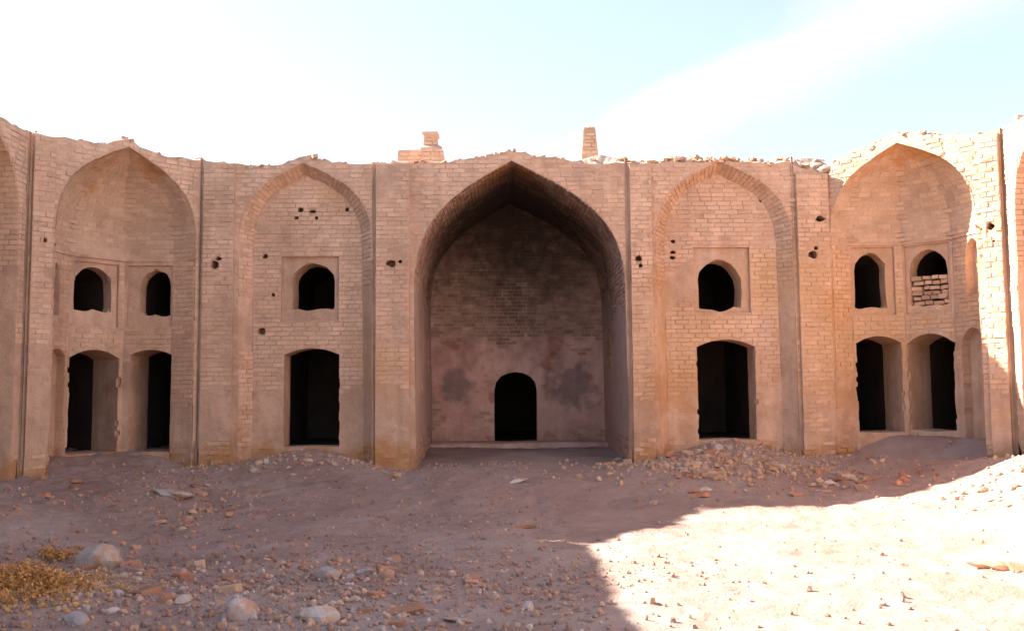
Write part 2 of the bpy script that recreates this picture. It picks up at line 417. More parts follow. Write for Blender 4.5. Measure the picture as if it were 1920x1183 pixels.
def loft_bricks(A, B, parent, mat, keep, width=BRICK, name='vault_bricks', towards=None, course=COURSE):
    """bricks on the surface between two equal polylines, in courses that run from A to B"""
    acc = [0]
    for i in range(1, len(A)): acc.append(acc[-1] + ((A[i] - A[i - 1]).length + (B[i] - B[i - 1]).length) / 2)
    def at(P, s):
        i = 1
        while i < len(acc) - 1 and acc[i] < s: i += 1
        t = (s - acc[i - 1]) / max(1e-6, acc[i] - acc[i - 1]); return P[i - 1].lerp(P[i], min(1, max(0, t)))
    V, Fc = [], []; s = .02; row = 0
    while s + course < acc[-1]:
        a0, a1 = at(A, s), at(A, s + course - JOINT); b0, b1 = at(B, s), at(B, s + course - JOINT)
        Lm = (b0 - a0).length; t = -(width / Lm) * (.5 if row % 2 else R(0, .2))
        while t < 1:
            w = width * R(.9, 1.08) / Lm; t0, t1 = max(0, t) + .002, min(1, t + w - JOINT / Lm) - .002; t += w
            if (t1 - t0) * Lm < .03: continue
            c = [a0.lerp(b0, t0), a0.lerp(b0, t1), a1.lerp(b1, t1), a1.lerp(b1, t0)]
            mid = sum(c, Vector()) / 4
            if R(0, 1) < .03 or not keep(mid): continue
            nrm = (c[1] - c[0]).cross(c[3] - c[0])
            if nrm.length < 1e-9: continue
            nrm.normalize()
            if towards is not None and nrm.dot(towards - mid) < 0: nrm = -nrm; c = [c[1], c[0], c[3], c[2]]
            box_from(c, nrm, R(.006, .016), V, Fc)
        s += course; row += 1
    if V: return mesh_obj(name, V, Fc, mat, parent, stuff=True)

# ---- broken stones and bricks
def rock_mesh(kind, mat, seed, n=2):
    import bmesh
    bm = bmesh.new()
    if kind == 'brick':
        bmesh.ops.create_cube(bm, size=1)
        bmesh.ops.bevel(bm, geom=bm.edges[:], offset=.06, segments=1, affect='EDGES')
        for v in bm.verts:
            k = nz(v.co, 1.7, seed); v.co *= 1 + .22 * k; v.co.x *= .5 if False else 1
            if v.co.x > .2: v.co.x -= max(0, nz(v.co, 2.3, seed + 5)) * .5
        sc = Vector((1.0, .62, .34))
    else:
        bmesh.ops.create_icosphere(bm, subdivisions=n, radius=.5)
        for v in bm.verts:
            c = v.co.copy(); k = 1 + (.42 if n > 1 else .24) * nz(c, 1.5, seed) + (.16 if n > 1 else .05) * nz(c, 4., seed)
            v.co = c * k
            for q in range(4 if n > 1 else 0):    # flat broken sides
                a = Vector((math.sin(seed * 3.1 + q * 2.2), math.cos(seed * 1.7 + q * 1.3), math.sin(seed + q * 4.1) * .8)).normalized()
                e = v.co.dot(a) - (.36 if n < 3 else .43)
                if e > 0: v.co -= a * e * .85
        sc = Vector((1, .8, .6))
    for v in bm.verts: v.co = Vector((v.co.x * sc.x, v.co.y * sc.y, v.co.z * sc.z))
    me = bpy.data.meshes.new('rubble'); bm.to_mesh(me); bm.free(); me.materials.append(MATS[mat])
    return me
ROCKS = {}
for mat in ('pale_stone', 'grey_stone', 'tan_brick_rubble', 'red_clay'):
    ROCKS[mat] = [rock_mesh('brick' if (mat in ('tan_brick_rubble', 'red_clay') and k % 5 < 3) else 'stone', mat, k * 1.37 + len(mat)) for k in range(7)]

# ------------------------------------------------------------------ the courtyard plan
XL, XR, CH, DY = -5.0357, 5.6121, 1.961, 16.0     # main wall from XL to XR at y = 16, 45 degree corners
OL, OR_, OY = XL - CH, XR + CH, DY - CH            # side walls at x = OL and x = OR_, up to y = OY
FM = Frame((0, DY), (1, 0))
FLc = Frame((OL, OY), (1, 1)); FRc = Frame((XR, DY), (1, -1))
FSL = Frame((OL, OY), (0, 1)); FSR = Frame((OR_, OY), (0, -1))   # side walls: u = 0 at the corner (left one runs u < 0)
CL = 2.7733

def sm(t): t = min(1, max(0, t)); return t * t * (3 - 2 * t)
def gs(x, y, cx, cy, rx, ry, a): return a * math.exp(-((x - cx) / rx) ** 2 - ((y - cy) / ry) ** 2)
def ground_z(x, y, fine=True):
    dcl = ((x - OL) - (y - OY)) * S2; dcr = ((OR_ - x) - (y - OY)) * S2
    dm = DY - y
    d = min(dm, dcl, dcr, (x - OL) * 1.4, (OR_ - x) * 1.4)
    z = -.12 + .52 * sm(1 - max(0, d) / 4.6) ** 1.15
    z += gs(x, y, -3.2, 16.3, .9, .75, .24)                       # drift at the left doorway
    z += gs(x, y, 3.85, 16.3, 1.05, .85, .34) + gs(x, y, 3.3, 15.0, 1.0, .6, .10)
    z += gs(x, y, 7.3, 12.6, .9, 1.3, .34)                        # sunlit heap on the right
    z += gs(x, y, -4.1, 8.2, .75, .75, .13)                       # low bank under the dry shrub
    z += gs(x, y, -1.8, 15.7, .5, .5, -.08)
    if dm < 0 and -1.7 < x < 2.3: z += .10 * sm(-dm / 3.2)
    if dcl < 0 and x < XL + .3: z += .22 * sm(-dcl / .9)
    if dcr < 0 and x > XR - .3: z += .42 * sm(-dcr / .9)
    if dcr >= 0: z += .10 * sm(1 - dcr / 1.2) * sm((x - 4.6) / 1.2)
    z += .045 * nz((x, y, 0), .55, 31.) + .022 * nz((x, y, 0), 1.6, 7.)
    if fine: z += .024 * nz((x, y, 0), 3.6, 3.) + .015 * nz((x, y, 0), 9., 1.) * (1 + max(0, 1.5 - x) * .25)
    return z
def spot(px, py):
    """the ground point seen at this pixel of the photograph"""
    r = FW + RT * ((px - 960) / F_PX) - UP * ((py - 591.5) / F_PX)
    t = 4.
    while t < 40:
        p = CAM + r * t
        if p.z < ground_z(p.x, p.y, False): break
        t += .03
    return Vector((p.x, p.y, ground_z(p.x, p.y))), t

# ground: one sheet, fine in the courtyard, on to the horizon
def grid_lines(lo, hi, fine, far):
    a = [lo + i * fine for i in range(int(round((hi - lo) / fine)) + 1)]
    g = fine * 2; p, q = lo, hi; left, right = [], []
    while q < far: p -= g; q += g; left.append(p); right.append(q); g *= 1.5
    return list(reversed(left)) + a + right
gx = grid_lines(-8.4, 9.0, .05, 900); gy = grid_lines(5.2, 20.4, .05, 900)
V = []
for y in gy:
    for x in gx:
        inner = -9 < x < 9.5 and -4 < y < 21
        V.append((x, y, ground_z(x, y) if inner else ground_z(min(max(x, -7), 7.5), min(max(y, -4), 15), False) * .3 - .3))
nxg = len(gx)
Fg = [(j * nxg + i, j * nxg + i + 1, (j + 1) * nxg + i + 1, (j + 1) * nxg + i) for j in range(len(gy) - 1) for i in range(nxg - 1)]
g = mesh_obj('ground', V, Fg, 'soil', smooth=True); g['kind'] = 'structure'; g['label'] = 'bare purplish brown courtyard earth with a sunlit patch at right'

# ------------------------------------------------------------------ walls
def keep_above(z, amp=.35, seed=0., patches=.32):
    def fn(p):
        if p.z < .80 + .3 * nz(p, 1.3, 14.): return R(0, 1) < .55 and nz(p, 1.6, seed) > -.25
        t = z + amp * nz(p, .8, seed) + .18 * nz(p, 3., seed + 4)
        if p.z > t: return nz(p, .75, seed + 20) < .47
        return nz(p, 1.05, seed + 9) > patches
    return fn
def roof_top(fr, pts, d0, parent, back=.42, low=5.15, ridge=None, vault=None, open_=False):
    """crumbled top of the wall: a rounded mud cap with loose bricks on it"""
    q = densify(pts, .09, False)
    A = [fr.P(p[0], d0 - bulge(fr.P(p[0], d0, p[1])), p[1]) for p in q]
    B = [fr.P(p[0], d0 + .10, p[1] + .025 + .03 * nz((p[0] * 5, p[1], 1), 1., 3.)) for p in q]
    def crest(u, z):
        if not ridge: return z
        return max(z, roofline(ridge, u, u + 1)[0][1])
    D = [fr.P(p[0], d0 + back * .7, crest(p[0], p[1]) - .01 + .05 * nz((p[0] * 3, p[1], 5), 1., 3.)) for p in q]
    E_ = [fr.P(p[0], d0 + back, p[1] - .06 if open_ or (vault is not None and abs(p[0] - vault) < 1.) else low) for p in q]
    v, f = skin([A, B, D, E_], closed=False)
    mesh_obj('parapet_top', v, f, 'roof_mud', parent)
    return q
def rubble_on(fr, q, d0, parent, n, big=.17, where=None, ridge=None, mats=('tan_brick_rubble', 'tan_brick_rubble', 'red_clay', 'pale_stone')):
    for k in range(n):
        p = random.choice(q) if where is None or R(0, 1) < .55 else min(q, key=lambda t: abs(t[0] - (where + random.gauss(0, .38))))
        s = .05 + (big - .05) * R(0, 1) ** 1.5; me = random.choice(ROCKS[random.choice(mats)])
        o = link(bpy.data.objects.new('loose_brick', me), parent)
        k_ = R(0, 1); zr_ = max(p[1], roofline(ridge, p[0], p[0] + 1)[0][1]) if ridge else p[1]
        o.location = fr.P(p[0] + R(-.05, .05), d0 + .02 + .32 * k_, p[1] + (zr_ - p[1]) * k_ + .01 + s * R(-.15, .16)); o.rotation_euler = (R(-.5, .5), R(-.5, .5), R(0, 6.28)); o.scale = (s, s * R(.8, 1.1), s * R(.8, 1.3))
def groove(fr, u, d0, z1, parent, w=.05):
    z1 += .03
    pts = densify([(u - w / 2, -.3), (u - w / 2, z1)], .15, False)
    n = len(pts)
    A = [fr.P(u - w / 2, d0, p[1]) for p in pts]; B = [fr.P(u - w / 2, d0 + .024, p[1]) for p in pts]
    D = [fr.P(u + w / 2, d0 + .024, p[1]) for p in pts]; E_ = [fr.P(u + w / 2, d0, p[1]) for p in pts]
    A = A + [fr.P(u - w / 2, d0 + .4, z1)]; B = B + [fr.P(u - w / 2, d0 + .4, z1 + .01)]; D = D + [fr.P(u + w / 2, d0 + .4, z1 + .01)]; E_ = E_ + [fr.P(u + w / 2, d0 + .4, z1)]
    v, f = skin([A, B, D, E_], closed=False)
    mesh_obj('groove', v, f, 'mud_plaster', parent)
def roofline(pts, u0, u1):
    o = [p for p in pts if u0 + .02 < p[0] < u1 - .02]
    def at(u):
        for a, b in zip(pts, pts[1:]):
            if a[0] <= u <= b[0]: return a[1] + (b[1] - a[1]) * (u - a[0]) / (b[0] - a[0])
        return pts[0][1] if u < pts[0][0] else pts[-1][1]
    return [(u0, at(u0))] + o + [(u1, at(u1))]
def rough(pts, amp=.02):
    q = densify(pts, .11, False)
    return [q[0]] + [(p[0], p[1] + R(-amp, amp)) for p in q[1:-1]] + [q[-1]]
ROOF_M = [(-5.08, 5.555), (-4.493, 5.499), (-4.177, 5.461), (-3.681, 5.477), (-3.411, 5.60), (-3.231, 5.61), (-2.959, 5.529), (-2.597, 5.49), (-2.145, 5.479), (-1.783, 5.496), (-.968, 5.492), (-.605, 5.537), (-.151, 5.608), (.122, 5.68), (.349, 5.671), (.576, 5.596), (.939, 5.57), (1.395, 5.59), (1.76, 5.67), (2.078, 5.617), (2.44, 5.523), (2.67, 5.60), (2.945, 5.65), (3.583, 5.63), (4.222, 5.60), (4.678, 5.575), (4.95, 5.50), (5.136, 5.38), (5.639, 5.27)]
RIDGE_M = [p for p in ROOF_M[:-4]] + [(4.678, 5.60), (5.136, 5.62), (5.639, 5.58)]
ROOF_M = [(u, z if u < 1.2 else min(z, 5.47 + .02 * math.sin(u * 9))) for u, z in ROOF_M]
ROOF_L = [(-.05, 5.5), (.266, 5.497), (.738, 5.527), (1.149, 5.536), (1.358, 5.643), (1.486, 5.684), (1.68, 5.60), (2.023, 5.50), (2.392, 5.528), (2.80, 5.55)]
ROOF_R = [(-.01, 5.34), (.16, 5.48), (.453, 5.56), (.82, 5.632), (1.178, 5.73), (1.435, 5.707), (1.846, 5.56), (2.477, 5.46), (2.80, 5.524)]

rect = lambda a, b, c, d: [(a, c), (b, c), (b, d), (a, d)]
def front(fr, u0, u1, arch_pts, roof, parent, holes=(), plaster=2.45, seed=0., apex=None, gaps=(0, 0), nrub=26, step=.12, patches=.42, limit=300, ridge=None, deep=False, piers=()):
    """front of one bay: pier and spandrels round its arch, with holes, bricks and the crumbled top"""
    top = rough(roofline(roof, u0 + gaps[0], u1 - gaps[1]))
    outline = [(u0 + gaps[0], -.35)] + arch_pts + [(u1 - gaps[1], -.35)] + list(reversed(top))
    hp = [hole_poly(*h) for h in holes]
    face('wall_face', fr, 0, outline, hp, 'mud_plaster', parent, step)
    for h in hp: putlog(fr, 0, h, parent)
    for a, b in piers:
        zt = min(roofline(roof, a, b)[0][1], roofline(roof, a, b)[-1][1]) - .03
        ph = [h for h in hp if all(a + .02 < p[0] < b - .02 for p in h)]
        po = rect(a, b, -.3, zt); D_ = -.07
        pf = face('pilaster', fr, D_, po, ph, 'mud_plaster', parent, .11)
        q = [(a, -.3 + (zt + .3) * k / 44) for k in range(45)]; q = q + [(p[0], p[1]) for p in [(b, zt - (zt + .3) * k / 44) for k in range(45)]]
        v, f = skin([loop3(fr, q, D_, bulge), loop3(fr, q, .02, bulge)], closed=False); mesh_obj('pilaster_side', v, f, 'mud_plaster', pf)
        for h in ph:
            v, f = skin([loop3(fr, densify(h, .07), D_, bulge), loop3(fr, densify(h, .07), .01, bulge)]); mesh_obj('putlog_edge', v, f, 'mortar', pf)
        lay(plane_bricks(fr, D_, po, ph, .3, zt - .02, keep_above(plaster + .1, .3, seed + 2, patches)), parent, 'brick', 60)
    L = [b for b in plane_bricks(fr, 0, outline, hp, .3, 5.75, keep_above(plaster, .3, seed, patches)) if not any(a < b[2] < c for a, c in piers)]
    lay(L, parent, 'brick', limit - 60 * len(piers))
    roof_top(fr, top, 0, parent, ridge=ridge, vault=apex if deep else None)
    rubble_on(fr, top, 0, parent, nrub, where=apex, ridge=ridge)
    return outline

def shallow_niche(fr, A, parent, windows, doors, panels, inset=.19, drop=.15, dep=.27, holes=(), plaster=1.6, seed=0., limit=0, step=.12, patches=.42, bricks=True):
    """arched recess with splayed sides; its back wall carries a framed window over a doorway"""
    cu = (A[0][0] + A[-1][0]) / 2; zt = max(p[1] for p in A); zs = A[16][1]; hw = (A[-1][0] - A[0][0]) / 2
    ua = max(A, key=lambda p: p[1])[0]
    B = []
    for u, z in A:
        t = max(0, (z - zs) / (zt - zs))
        B.append((ua + (u - ua) * (1 - inset / hw), z - drop * t))
    A3 = loop3(fr, A, 0, bulge); B3 = loop3(fr, B, dep, bulge)
    mids = [[a.lerp(b, k / 4) for a, b in zip(A3, B3)] for k in range(5)]
    v, f = skin(mids, closed=False); mesh_obj('splayed_reveal', v, f, 'mud_plaster', parent, smooth=True)
    back = list(B)
    hp = [hole_poly(*h) for h in holes]
    hs = panels + doors + hp
    face('niche_back', fr, dep, back, hs, 'mud_plaster', parent, step)
    for h in hp: putlog(fr, dep, h, parent)
    for pn, w in zip(panels, windows):
        v, f = skin([loop3(fr, densify(pn, .07), dep, bulge), loop3(fr, densify(pn, .07), dep + .055, bulge)]); 
        o = face('window_panel', fr, dep + .055, pn, [w], 'mud_plaster', parent, .09)
        mesh_obj('panel_edge', v, f, 'mortar', o)
        opening('window', fr, dep + .055, w, parent)
    for dr in doors: opening('doorway', fr, dep, dr, parent, floor=True)
    if bricks:
        L = plane_bricks(fr, dep, back, hs, .3, 5.6, keep_above(plaster, .25, seed + 3, patches))
        lay(L, parent, 'brick', limit)
        ia = max(range(len(A)), key=lambda k: A[k][1])
        for h in (slice(0, ia + 1), slice(ia + 1, None)): loft_bricks(A3[h], B3[h], parent, 'brick', keep_above(3.3, .6, seed + 6, .5), name='reveal_bricks', towards=fr.P(cu, -3, 2.5))

# --- left arched bay of the main wall
t = thing('arched_bay', 'brick bay with a shallow pointed niche, left of the big central arch', 'wall', 'arched bays beside the central arch')
A = arch(-4.37, -4.41, -2.16, -2.10, 4.12, -3.335, 5.50, SMALL)
front(FM, XL, -2.13, A, ROOF_M, t, [(-4.78, 3.76, .065), (-4.72, 3.86, .03, 1.5)], 1.45, 1., -3.3, (.0, .025), 34, ridge=RIDGE_M, piers=[(-4.99, -4.47)])
shallow_niche(FM, A, t, [pointed(-3.57, -2.84, 3.02, 3.50, 3.84, .03)], [segmental(-3.68, -2.745, .70, 2.25, 2.365)], [rect(-3.74, -2.765, 2.84, 3.93)],
              holes=[(-4.02, 3.94, .04), (-4.06, 2.66, .06), (-3.42, 4.74, .035, 1.6), (-3.22, 4.71, .03, 1.8), (-3.5, 4.6, .025, 1.6), (-3.15, 4.6, .025, 1.2), (-3.88, 3.28, .03), (-2.62, 4.74, .03, 1.5)], seed=2., limit=0)
groove(FM, -2.13, 0, 5.47, t)

# --- right arched bay with the end pier
t = thing('arched_bay', 'brick bay with shallow pointed niche right of the central arch, rubble at its door', 'wall', 'arched bays beside the central arch')
A = arch(2.665, 2.625, 4.955, 5.00, 4.1, 3.74, 5.50, SMALL)
front(FM, 2.15, XR, A, ROOF_M, t, [(2.33, 3.82, .05), (2.36, 3.70, .03), (2.22, 3.93, .025), (5.28, 3.87, .07), (5.42, 4.48, .045, 1.6), (5.33, 3.98, .035)], 1.4, 5., 3.6, (.025, 0), 130, ridge=RIDGE_M, piers=[(2.2, 2.57), (5.03, 5.57)])
shallow_niche(FM, A, t, [pointed(3.41, 4.13, 3.0, 3.50, 3.87, .07)], [segmental(3.35, 4.34, .76, 2.34, 2.465, .025)], [rect(3.32, 4.287, 2.93, 4.05)],
              holes=[(2.98, 4.16, .035), (2.97, 3.97, .03, 1.4), (2.96, 3.88, .03, 1.5), (4.52, 4.88, .04)], seed=7., limit=0)
groove(FM, 4.985, -.012, 5.55, t, .035)
for x_, y_, z_, k_ in ((XR + .10, 16.22, 5.36, .55), (XR - .12, 16.3, 5.44, .45), (XR + .2, 16.12, 5.42, .35)):
    o = link(bpy.data.objects.new('mud_lump', rock_mesh('stone', 'roof_mud', x_ * 3, 3)), t); o.location = (x_, y_, z_); o.scale = (k_, k_, k_ * .8)

# --- central iwan
t = thing('central_iwan', 'tall deep vaulted arch with sooty inside in the middle of the ruin', 'arch')
A = arch(-1.405, -1.455, 2.105, 2.15, 3.45, .20, 5.52, LARGE, n=34)
front(FM, -2.13, 2.15, A, ROOF_M, t, [(-1.83, 3.76, .06, 1.3), (-1.68, 3.79, .03)], 1.6, 9., .2, (.025, .02), 76, ridge=RIDGE_M, deep=True, piers=[(-2.09, -1.52)])
groove(FM, 2.15, 0, 5.55, t)
DEP = 3.75
ring = [loop3(FM, [(u + (.012 * nz((u, z, k), 1.1, 4.)), z) for u, z in A], DEP * k / 14, bulge if k == 0 else None) for k in range(15)]
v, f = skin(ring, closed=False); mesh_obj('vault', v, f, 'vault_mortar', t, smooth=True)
back = [(u, z) for u, z in A]
dr = [(-.14, .56), (.735, .56), (.74, 1.1), (.74, 1.62), (.70, 1.80), (.60, 1.92), (.46, 1.985), (.30, 2.01), (.14, 1.985), (.0, 1.92), (-.10, 1.80), (-.14, 1.62), (-.14, 1.1)]
even0 = lambda p: 1.6 * bulge(p)
face('back_wall', FM, DEP, back, [dr], 'iwan_plaster', t, .12, even0)
opening('doorway', FM, DEP, dr, t, mat='iwan_plaster', floor=True, deep=6.)
L = plane_bricks(FM, DEP, back, [dr], .6, 5.5, keep_above(2.72, .12, 3.3, .42))
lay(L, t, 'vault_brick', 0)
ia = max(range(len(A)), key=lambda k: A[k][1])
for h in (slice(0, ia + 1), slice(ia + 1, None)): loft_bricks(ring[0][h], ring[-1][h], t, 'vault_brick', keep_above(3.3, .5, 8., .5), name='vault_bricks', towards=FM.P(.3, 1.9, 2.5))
v, f = skin([[FM.P(u, dd, zz_ + .02 * nz((u * 2, dd, zz_), 1.)) for u in [-1.52 + 3.7 * k / 24 for k in range(25)]] for dd, zz_ in ((3.12, .30), (3.15, .56), (3.2, .585), (3.76, .60))], closed=False)
mesh_obj('back_step', v, f, 'iwan_plaster', t)
putlog(FM, 0, hole_poly(2.4, 9, .01), t).hide_render = False
o = [c for c in t.children if c.name.startswith('putlog_hole')][-1]; bpy.data.objects.remove(o)

# --- corner bays
def corner_bay(fr, name_label, A, plan, zstring, panels, roof, holes, seed, apex, gap, plaster, nrub):
    t = thing('corner_bay', name_label, 'wall', 'slanting corner bays with half domes')
    front(fr, 0, CL, A, roof, t, holes, plaster, seed, apex, gap, nrub, deep=True, piers=[(.06, .37)] if A[0][0] > .2 else [(2.45, 2.72)])
    zt = max(p[1] for p in A); ia = max(range(len(A)), key=lambda k: A[k][1]); ua = A[ia][0]; zs = A[16][1]
    for i, spec in enumerate(panels):
        sf, Ln = fr.sub(plan[i], plan[i + 1])
        hs, wins, pans = [], [], []
        for kind, poly, pan in spec:
            hs.append(pan if pan else poly)
        pf = face('niche_panel', sf, 0, rect(0, Ln, -.3, zstring), hs, 'mud_plaster', t, .10)
        for kind, poly, pan in spec:
            d = 0
            if pan:
                q = densify(pan, .07); v, f = skin([loop3(sf, q, 0, bulge), loop3(sf, q, .045, bulge)])
                w = face('window_panel', sf, .045, pan, [poly], 'mud_plaster', t, .09)
                mesh_obj('panel_edge', v, f, 'mortar', w); d = .045
            if kind == 'blind':
                q = densify(poly, .07); v, f = skin([loop3(sf, q, d, bulge), loop3(sf, q, d + .14)], cap=True)
                mesh_obj('blind_niche', v, f, 'mud_plaster', t)
            else: opening(kind, sf, d, poly, t, floor=(kind == 'doorway'), grow=.16, deep=2.2, reveal=.85 if kind == 'doorway' else .26)
        L = plane_bricks(sf, 0, rect(0.01, Ln - .01, .3, zstring), hs, .4, zstring - .03, keep_above(1.9, .4, seed + i, .35))
        lay(L, t, 'brick', 0)
    # half dome over the string course: the plan shrinks with the arch
    fine = densify(plan, .08, False); cu = (plan[0][0] + plan[-1][0]) / 2
    rows = []; zl = []
    half = A[16:ia + 1]; w0 = ua - A[16][0]
    zr = [(zstring, 1.)] + [(z, (ua - u) / w0) for u, z in half if z > zstring + .02]
    for z, w in zr:
        cc = cu + (ua - cu) * (1 - w)
        rows.append([fr.P(cc + (p[0] - cu) * w, p[1] * w * .98 - (.012 if 0 < w < .999 else 0) + .02 * nz((p[0] * 2, p[1] * 2, z * 2), 1., seed), z) for p in fine])
    v, f = skin(rows, closed=False); mesh_obj('half_dome', v, f, 'dome_plaster', t, smooth=True)
    # string course and ledge lines
    q = [fr.P(p[0], p[1] - .035, zstring) for p in fine]; q2 = [fr.P(p[0], p[1] - .03, zstring + .04) for p in fine]; q3 = [fr.P(p[0], p[1] + .03, zstring + .045) for p in fine]; q0 = [fr.P(p[0], p[1] + .03, zstring - .005) for p in fine]
    v, f = skin([q0, q, q2, q3], closed=False); mesh_obj('string_course', v, f, 'mud_plaster', t)
    k = keep_above(4.0, .3, seed + 30, .3)
    V, Fc = [], []
    eye = fr.P(cu, -2.5, 3.0)
    zc = zstring + .06
    def row_at(z):
        for a in range(len(zr) - 1):
            if zr[a][0] <= z <= zr[a + 1][0]:
                s_ = (z - zr[a][0]) / (zr[a + 1][0] - zr[a][0]); return [p.lerp(q_, s_) for p, q_ in zip(rows[a], rows[a + 1])]
    r = 0
    while zc + .075 < zr[-1][0] - .06:
        steep = 1.
        lo, hi = row_at(zc), row_at(zc + .06)
        acc = 0; n = len(lo)
        i = r % 2
        while i + 2 < n:
            j = min(n - 1, i + random.choice((2, 3)))
            c = [lo[i].lerp(lo[i + 1], .1), lo[j], hi[j], hi[i].lerp(hi[i + 1], .1)]
            i = j
            mid = sum(c, Vector()) / 4; nrm = (c[1] - c[0]).cross(c[3] - c[0])
            if nrm.length < 1e-9 or not k(mid) or R(0, 1) < .06: continue
            nrm.normalize()
            if nrm.dot(eye - mid) < 0: nrm = -nrm
            box_from(c, nrm, R(.003, .009), V, Fc)
        zc += .076; r += 1
    if V: mesh_obj('dome_bricks', V, Fc, 'dome_brick', t, stuff=True)
    return t
A = arch(.42, .42, 2.68, 2.68, 4.1, 1.50, 5.55, SMALL)
planL = [(.42, 0), (.5, .5), (1.0, .92), (1.93, 1.0), (2.5, .43), (2.68, 0)]
corner_bay(FLc, 'slanting left corner bay with half dome over two windows and two doorways', A, planL, 3.84, [
    [],
    [('blind', pointed(.14, .34, 2.85, 3.5, 3.68), None), ('blind', segmental(.12, .57, .5, 2.22, 2.33), None)],
    [('window', pointed(.09, .72, 2.98, 3.42, 3.71, .035), rect(.05, .82, 2.72, 3.77)), ('doorway', segmental(.03, .86, .66, 2.20, 2.34, .035), None)],
    [('window', pointed(.245, .765, 2.93, 3.42, 3.71, .03), rect(.05, .80, 2.74, 3.77)), ('doorway', segmental(.12, .81, .64, 2.26, 2.35), None)],
    []], ROOF_L, [(.128, 3.80, .055), (.25, 3.9, .03)], 13., 1.48, (.03, .03), 1.6, 36)
A = arch(-.0, .0, 2.338, 2.338, 4.2, 1.18, 5.58, SMALL)
planR = [(0, 0), (.15, .38), (.80, 1.0), (1.64, .95), (2.28, .5), (2.338, 0)]
tR = corner_bay(FRc, 'slanting right corner bay with half dome, one window half bricked up, sunlit pier', A, planR, 4.05, [
    [],
    [('window', pointed(.07, .62, 2.98, 3.62, 3.93, .04), rect(.03, .75, 2.86, 4.02)), ('doorway', segmental(.06, .82, .88, 2.38, 2.50, .03), None)],
    [('window', pointed(.10, .735, 3.0, 3.58, 3.94, .025), rect(.03, .79, 2.86, 4.02)), ('doorway', segmental(.02, .79, .92, 2.36, 2.52, .045), None)],
    [('blind', pointed(.33, .68, 3.09, 3.72, 4.0), None), ('blind', segmental(.14, .70, .70, 2.38, 2.57, .02), None)],
    []],
    ROOF_R, [(2.567, 4.03, .05), (2.47, 4.02, .035, 1.8), (2.49, 3.84, .03), (2.6, 3.8, .02), (2.46, 4.4, .03)], 19., 1.2, (0, .03), 1.4, 80)
# bricks stacked loosely in the lower half of the second window
sf, Ln = FRc.sub(planR[2], planR[3])
for r_ in range(6):
    u = .10 + R(0, .05); z = 3.0 + r_ * .085
    while u < .72:
        w = R(.10, .20); w = min(w, .735 - u)
        if w > .05:
            o = link(bpy.data.objects.new('infill_brick', ROCKS['tan_brick_rubble'][random.choice((0, 1, 2, 5, 6))]), tR)
            o.location = sf.P(u + w / 2, .13 + R(-.02, .03), z + .04 + R(-.01, .01)); o.scale = (w * 1.0, .24, R(.17, .23))
            o.rotation_euler = (R(-.06, .06), R(-.1, .1), math.atan2(sf.e.y, sf.e.x) + R(-.1, .1))
        u += w + .012
# grooves between corners and the other walls
for fr, u, z, par in ((FM, XL, 5.53, None),):
    pass
lb = bpy.data.objects['corner_bay']; rb = bpy.data.objects['corner_bay.001']
for f_, u_, z_, par_ in ((FLc, CL - .012, 5.575, lb), (FLc, .012, 5.50, lb), (FRc, CL - .012, 5.49, rb)): groove(f_, u_, .012, z_, par_, .045)

# --- side walls: a row of arched bays running towards and past the viewer
def side_wall(fr, sgn, label, seed):
    t = thing('side_wall', label, 'wall', 'side walls of the courtyard')
    PITCH_, n = 2.95, 5
    archs, us = [], []
    for k in range(n):
        if sgn < 0: b = -.22 - k * PITCH_; a = b - 2.25; 
        else: a = .22 + k * PITCH_; b = a + 2.25
        archs.append(arch(a, a, b, b, 4.12, (a + b) / 2, 5.5, SMALL, n=16 if k else 22))
    end = sgn * (.35 + n * PITCH_)
    us = (end, -.03) if sgn < 0 else (.03, end)
    roof = [(-20, 5.5)]
    random.seed(seed)
    u = us[0]
    while u < us[1]: roof.append((u, 5.5 + R(-.02, .03) + max(0, (.05 if sgn < 0 else .16) - .5 * min(abs(u - (x[0][0] + x[-1][0]) / 2) for x in archs)))); u += .35
    roof.append((20, 5.5))
    top = rough(roofline(roof, *us))
    seq = sorted(archs, key=lambda x: x[0][0])
    outline = [(us[0], -.35)] + [p for a in seq for p in a] + [(us[1], -.35)] + list(reversed(top))
    face('wall_face', fr, 0, outline, [], 'mud_plaster', t, .22)
    L = [b for b in plane_bricks(fr, 0, outline, [], .3, 5.75, keep_above(2.5, .3, seed)) if abs(b[2]) < 6.3]
    L.sort(key=lambda b: abs(b[2]))
    lay(L[:900], t, 'brick', 300)
    roof_top(fr, top, 0, t, open_=True)
    rubble_on(fr, [p for p in top if abs(p[0]) < 9], 0, t, 60)
    for k, a in enumerate(archs):
        c = (a[0][0] + a[-1][0]) / 2
        win = pointed(c - .36, c + .36, 3.0, 3.5, 3.84, .03); dr = segmental(c - .47, c + .47, .45, 2.25, 2.36)
        shallow_niche(fr, a, t, [win], [dr], [rect(c - .48, c + .48, 2.84, 3.93)], holes=[(a[-1][0] - .55, 3.8, .07), (a[-1][0] - .75, 3.95, .05)] if k == 0 else [], seed=seed + k, inset=.07, drop=.08, dep=.75, bricks=(k < 2), step=.14 if k == 0 else .25)
    return t
side_wall(FSL, -1, 'left side wall at the edge of the photo, arched bay in shade', 41)
side_wall(FSR, 1, 'right side wall at the edge of the photo, sunlit front and arch', 57)
random.seed(99)

